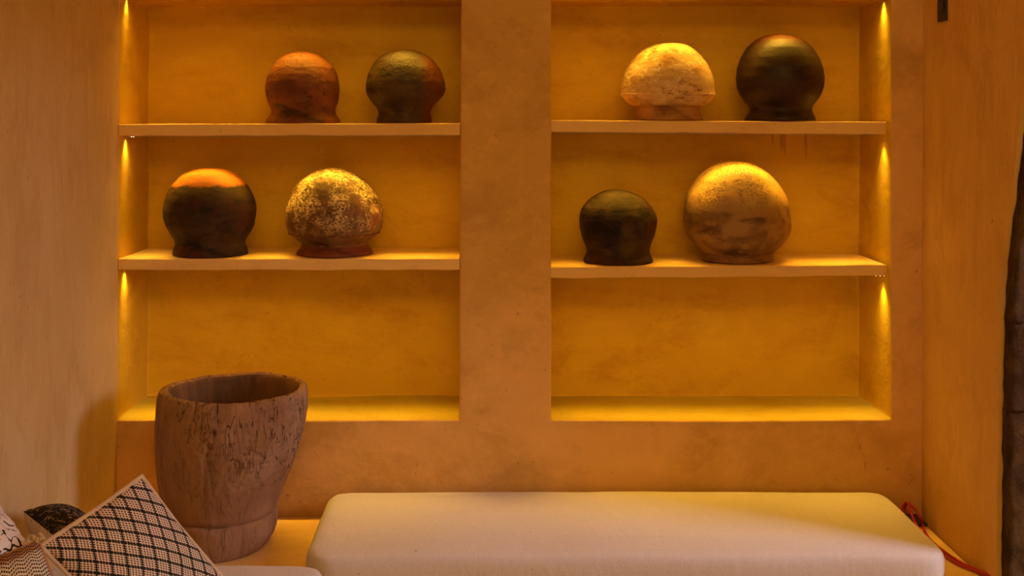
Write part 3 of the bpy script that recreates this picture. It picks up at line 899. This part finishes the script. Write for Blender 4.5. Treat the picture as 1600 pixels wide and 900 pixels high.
def uvrot(n, ang, cells):
    s = n.sep(n.tc.outputs['UV'])
    ca, sa = math.cos(ang) * cells, math.sin(ang) * cells
    p = n.math('ADD', n.math('MULTIPLY', s[0], ca), n.math('MULTIPLY', s[1], -sa))
    q = n.math('ADD', n.math('MULTIPLY', s[0], sa), n.math('MULTIPLY', s[1], ca))
    return n.math('ADD', p, 40.0), n.math('ADD', q, 40.0)
def diamond_mat():
    n = NB('diamond_weave', 0.9, 0.15)
    wob = n.math('MULTIPLY', n.math('SUBTRACT', n.noise(10, 3, 0.5), 0.5), 0.25)
    s_ = n.sep(n.tc.outputs['UV'])
    p = n.math('ADD', n.math('MULTIPLY', s_[0], 8.1), n.math('ADD', n.math('MULTIPLY', s_[1], -4.7), 40.0))
    q = n.math('ADD', n.math('MULTIPLY', s_[0], 6.85), n.math('ADD', n.math('MULTIPLY', s_[1], 7.08), 40.0))
    p = n.math('ADD', p, wob); q = n.math('ADD', q, wob)
    def line(v, hw):
        f = n.math('ABSOLUTE', n.math('SUBTRACT', n.math('FRACT', v), 0.5))   # 0.5 at lines
        return n.math('GREATER_THAN', f, 0.5 - hw)
    def dots(v, k, duty, off=0.0):
        return n.math('LESS_THAN', n.math('ABSOLUTE', n.math('SUBTRACT', n.math('FRACT', n.math('ADD', n.math('MULTIPLY', v, k), off)), 0.5)), duty)
    ln = n.math('MAXIMUM', line(p, 0.046), line(q, 0.046))
    dt = n.math('MULTIPLY', dots(p, 5, 0.28), dots(q, 5, 0.28))
    tick = n.math('MULTIPLY', line(q, 0.13), dots(p, 9, 0.24))
    m = n.math('MAXIMUM', ln, n.math('MAXIMUM', dt, tick))
    cream = n.mix(n.ss(n.noise(14, 4, 0.6), 0.45, 0.65), (0.66, 0.52, 0.40), (0.72, 0.53, 0.45))
    n.color(n.mix(m, cream, (0.022, 0.018, 0.018)))
    n.bump(n.math('ADD', m, n.noise(400, 2)), 0.35, 0.0012)
    return n.m
def zigzag_mat():
    n = NB('zigzag_weave', 0.9, 0.15)
    s = n.sep(n.tc.outputs['UV'])
    u = n.math('MULTIPLY', s[0], 46.0); v = n.math('MULTIPLY', s[1], 22.0)
    tri = n.math('ABSOLUTE', n.math('SUBTRACT', n.math('FRACT', n.math('MULTIPLY', s[0], 7.0)), 0.5))
    st = n.math('FRACT', n.math('ADD', n.math('ADD', v, n.math('MULTIPLY', tri, 2.2)), n.math('MULTIPLY', n.noise(14, 3), 1.5)))
    a = n.math('LESS_THAN', st, 0.5)
    b = n.math('GREATER_THAN', n.math('FRACT', u), 0.28)
    m = n.math('MULTIPLY', a, b)
    edge = n.ss(n.math('MINIMUM', s[0], s[1]), 0.17, 0.13)
    # a browner woven border near the seam, cream field inside
    col = n.mix(n.ss(s[1], 0.16, 0.10), (0.64, 0.55, 0.42), (0.36, 0.18, 0.08))
    n.color(n.mix(m, col, (0.03, 0.022, 0.018)))
    n.bump(n.math('ADD', m, n.noise(300, 2)), 0.4, 0.0015)
    return n.m
def scribble_mat(name, bg, ink, scale, w_, dens):
    n = NB(name, 0.9, 0.15)
    d = n.noise(scale, 2, 0.5, n.coord((1, 1, 1)), 1.6)
    l = n.math('LESS_THAN', n.math('ABSOLUTE', n.math('SUBTRACT', d, 0.5)), w_)
    g = n.math('GREATER_THAN', n.noise(scale * 1.7, 2, 0.5, n.coord(loc=(4, 2, 8))), dens)
    n.color(n.mix(n.math('MULTIPLY', l, g), bg, ink))
    n.bump(n.noise(350, 2), 0.3, 0.001)
    return n.m
def plain_mat(name, col):
    n = NB(name, 0.9, 0.2)
    n.color(n.mix(n.ss(n.noise(30, 4, 0.6), 0.4, 0.7), col, tuple(c * 0.85 for c in col)))
    n.bump(n.noise(500, 2), 0.3, 0.001)
    return n.m
M_cream = plain_mat('cream_cotton', (0.62, 0.46, 0.32))
M_creamL = plain_mat('cream_cotton_light', (0.72, 0.62, 0.54))
M_black = scribble_mat('black_embroidered', (0.018, 0.014, 0.013), (0.42, 0.33, 0.26), 38, 0.022, 0.46)
M_white = scribble_mat('white_drawn', (0.80, 0.74, 0.72), (0.02, 0.02, 0.02), 15, 0.016, 0.47)
M_sand = scribble_mat('sand_motif', (0.68, 0.56, 0.47), (0.03, 0.02, 0.02), 18, 0.016, 0.56)

# diamond pillow, corner up
r_, b_ = pillow('throw_pillow', at(221, 744, 2.50), at(63, 853, 2.34), at(352, 908, 2.60), Vector((-0.77, 2.37, 0.575)), 0.05,
       diamond_mat(), M_cream, 'cream pillow woven with a black diamond grid of dots, standing corner up before the mortar', 2, (0.0055, M_cream), pinch=0.03, wr=0.005, tb=0.10)
# black embroidered pillow lying behind it
pillow('throw_pillow', at(36, 799, 2.60), at(90, 843, 2.42), at(100, 806, 2.80), at(168, 850, 2.62), 0.045,
       M_black, M_sand, 'black pillow embroidered with pale leaf sprigs lying against the left wall behind the diamond-grid pillow', 5, None, 0.02, 0.003, tb=0.06)
# white drawn pillow at the left edge
pillow('throw_pillow', at(0, 788, 2.52), at(-120, 840, 2.34), at(44, 850, 2.40), at(-60, 905, 2.25), 0.038,
       M_white, M_creamL, 'white pillow with thin black line drawings, half out of frame at the left edge', 9, None, 0.05, 0.013)
# zigzag pillow
r_, b_ = pillow('throw_pillow', at(60, 844, 2.22), at(-85, 905, 2.10), at(104, 955, 2.14), Vector((-0.98, 1.96, 0.56)), 0.045,
       zigzag_mat(), M_cream, 'cream pillow with rows of black zigzag stitching in the bottom left corner', 12, (0.0028, plain_mat('brown_piping', (0.42, 0.22, 0.10))), 0.02, 0.004)
# the knotted corner tuft of the zigzag pillow
bm = bmesh.new()
kc = at(60, 844, 2.22) - b_
for i in range(9):
    a = i * 0.7
    m = Matrix.Translation(kc + Vector((0.008 * math.cos(a) - 0.002, 0.006 * math.sin(a), 0.004 + 0.0035 * math.sin(a * 2.2)))) @ Matrix.Rotation(a, 4, 'Y') @ Matrix.Diagonal((1.5, 0.8, 0.7, 1))
    bmesh.ops.create_uvsphere(bm, u_segments=10, v_segments=8, radius=0.0058, matrix=m)
obj('corner_knot', bm, plain_mat('knot_yarn', (0.5, 0.36, 0.2)), r_)

# ------------------------------------------------------------------ tubes
def tube(name, pts, rad, mat, parent=None, closed=False):
    # Catmull-Rom through the points, swept circle
    P = [Vector(p) for p in pts]; out = []
    for i in range(len(P) - 1):
        p0 = P[max(0, i - 1)]; p1 = P[i]; p2 = P[i + 1]; p3 = P[min(len(P) - 1, i + 2)]
        for k in range(8):
            t = k / 8
            out.append(0.5 * ((2 * p1) + (p2 - p0) * t + (2 * p0 - 5 * p1 + 4 * p2 - p3) * t * t + (3 * p1 - p0 - 3 * p2 + p3) * t ** 3))
    out.append(P[-1])
    bm = bmesh.new(); M_ = 10; rings = []
    up = Vector((0.13, 0.2, 1)).normalized()
    for i, p in enumerate(out):
        tn = (out[min(i + 1, len(out) - 1)] - out[max(i - 1, 0)]).normalized()
        s1 = tn.cross(up)
        if s1.length < 0.1: s1 = tn.cross(Vector((1, 0, 0)))
        s1.normalize(); s2 = tn.cross(s1)
        rings.append([bm.verts.new(p + (s1 * math.cos(2 * math.pi * k / M_) + s2 * math.sin(2 * math.pi * k / M_)) * rad) for k in range(M_)])
    for a, b in zip(rings, rings[1:]):
        for k in range(M_): bm.faces.new((a[k], a[(k + 1) % M_], b[(k + 1) % M_], b[k]))
    bm.faces.new(rings[0]); bm.faces.new(rings[-1])
    return obj(name, bm, mat, parent)
def onb(px, py, z=None):
    z = SEAT + 0.0062 if z is None else z
    y = (EYE - z) * F / (py - CY)
    return Vector(((px - CX) * y / F, y, z))
def pl(n, col, rough=0.5, spec=0.4):
    m = NB(n, rough, spec); m.color(col); return m.m

# dark socket box in the bench corner
M_dark = pl('socket_black', (0.02, 0.012, 0.012), 0.45)
sx0, sx1, sy0, sy1 = wx(1404, 3.35), XR - 0.017, 3.322, WY - 0.012
sock = empty('power_socket', ((sx0 + sx1) / 2, (sy0 + sy1) / 2, SEAT), 'small black socket box on the bench in the right corner, red cord leading from it', 'socket')
def boxc(name, x0, x1, y0, y1, z0, z1, mat, root, bw=0.002):
    bm = bmesh.new(); bmesh.ops.create_cube(bm, size=1)
    for v in bm.verts:
        v.co = Vector((lerp(x0, x1, v.co.x + .5), lerp(y0, y1, v.co.y + .5), lerp(z0, z1, v.co.z + .5))) - Vector(root.location)
    o = obj(name, bm, mat, root, False); bevel(o, bw, 3); return o
boxc('housing', sx0, sx1, sy0, sy1, SEAT, SEAT + 0.008, M_dark, sock)
boxc('socket_face', sx0 + 0.012, sx0 + 0.045, sy0 + 0.02, sy1 - 0.03, SEAT + 0.007, SEAT + 0.012, pl('socket_face', (0.035, 0.02, 0.02), 0.35), sock)

M_red = pl('red_cable', (0.40, 0.010, 0.012), 0.45, 0.5)
cord = empty('extension_cable', onb(1445, 836, SEAT), 'doubled red power cord looping up from the socket and trailing beside the long white cushion', 'cord')
def rel(pts): return [p - Vector(cord.location) for p in pts]
s1 = [at(1411, 803, 3.352), at(1409, 797, 3.355), at(1412, 789, 3.352), at(1417, 785, 3.345), at(1421, 791, 3.335), at(1425, 805, 3.32), at(1430, 817, 3.30), onb(1440, 832), onb(1450, 842), onb(1462, 855, SEAT + .006), onb(1477, 868, SEAT + .006), onb(1495, 880), onb(1516, 889), onb(1534, 896), onb(1543, 901), Vector((1.245, 2.90, SEAT + .006)), Vector((1.235, 2.850, SEAT + .008)), Vector((1.235, 2.838, SEAT - .05)), Vector((1.24, 2.84, 0.2))]
s2 = [at(1416, 802, 3.36), at(1414, 793, 3.36), at(1418, 786, 3.352), at(1424, 790, 3.345), at(1431, 797, 3.335), at(1437, 808, 3.315), onb(1441, 819), onb(1446, 833), onb(1454, 844, SEAT + .010), onb(1468, 856), onb(1484, 868), onb(1503, 880), onb(1522, 888, SEAT + .006), onb(1538, 895), onb(1547, 902), Vector((1.256, 2.90, SEAT + .006)), Vector((1.25, 2.850, SEAT + .008)), Vector((1.25, 2.838, SEAT - .05)), Vector((1.255, 2.84, 0.2))]
tube('cord_strand', rel(s1), 0.0038, M_red, cord)
tube('cord_strand', rel(s2), 0.0038, M_red, cord)

# black wall fitting high on the right wall
fx = XR + (1.95 - 0.74) * 0.004
sw = empty('wall_switch', (fx, wx(1473.5) and 3.263, 1.98), 'narrow black switch plate high on the right wall, cut by the top edge', 'switch')
y0_, y1_ = 3.232, 3.293
boxc('plate', fx - 0.007, fx + 0.003, y0_, y1_, wz(35, 3.293), 2.06, pl('switch_black', (0.012, 0.008, 0.007), 0.35), sw, 0.002)
for zz in (1.945, 1.985, 2.025):
    boxc('rocker', fx - 0.0105, fx - 0.006, y0_ + 0.012, y1_ - 0.012, zz - 0.014, zz + 0.014, pl('rocker_black', (0.006, 0.005, 0.006), 0.25), sw, 0.0015)
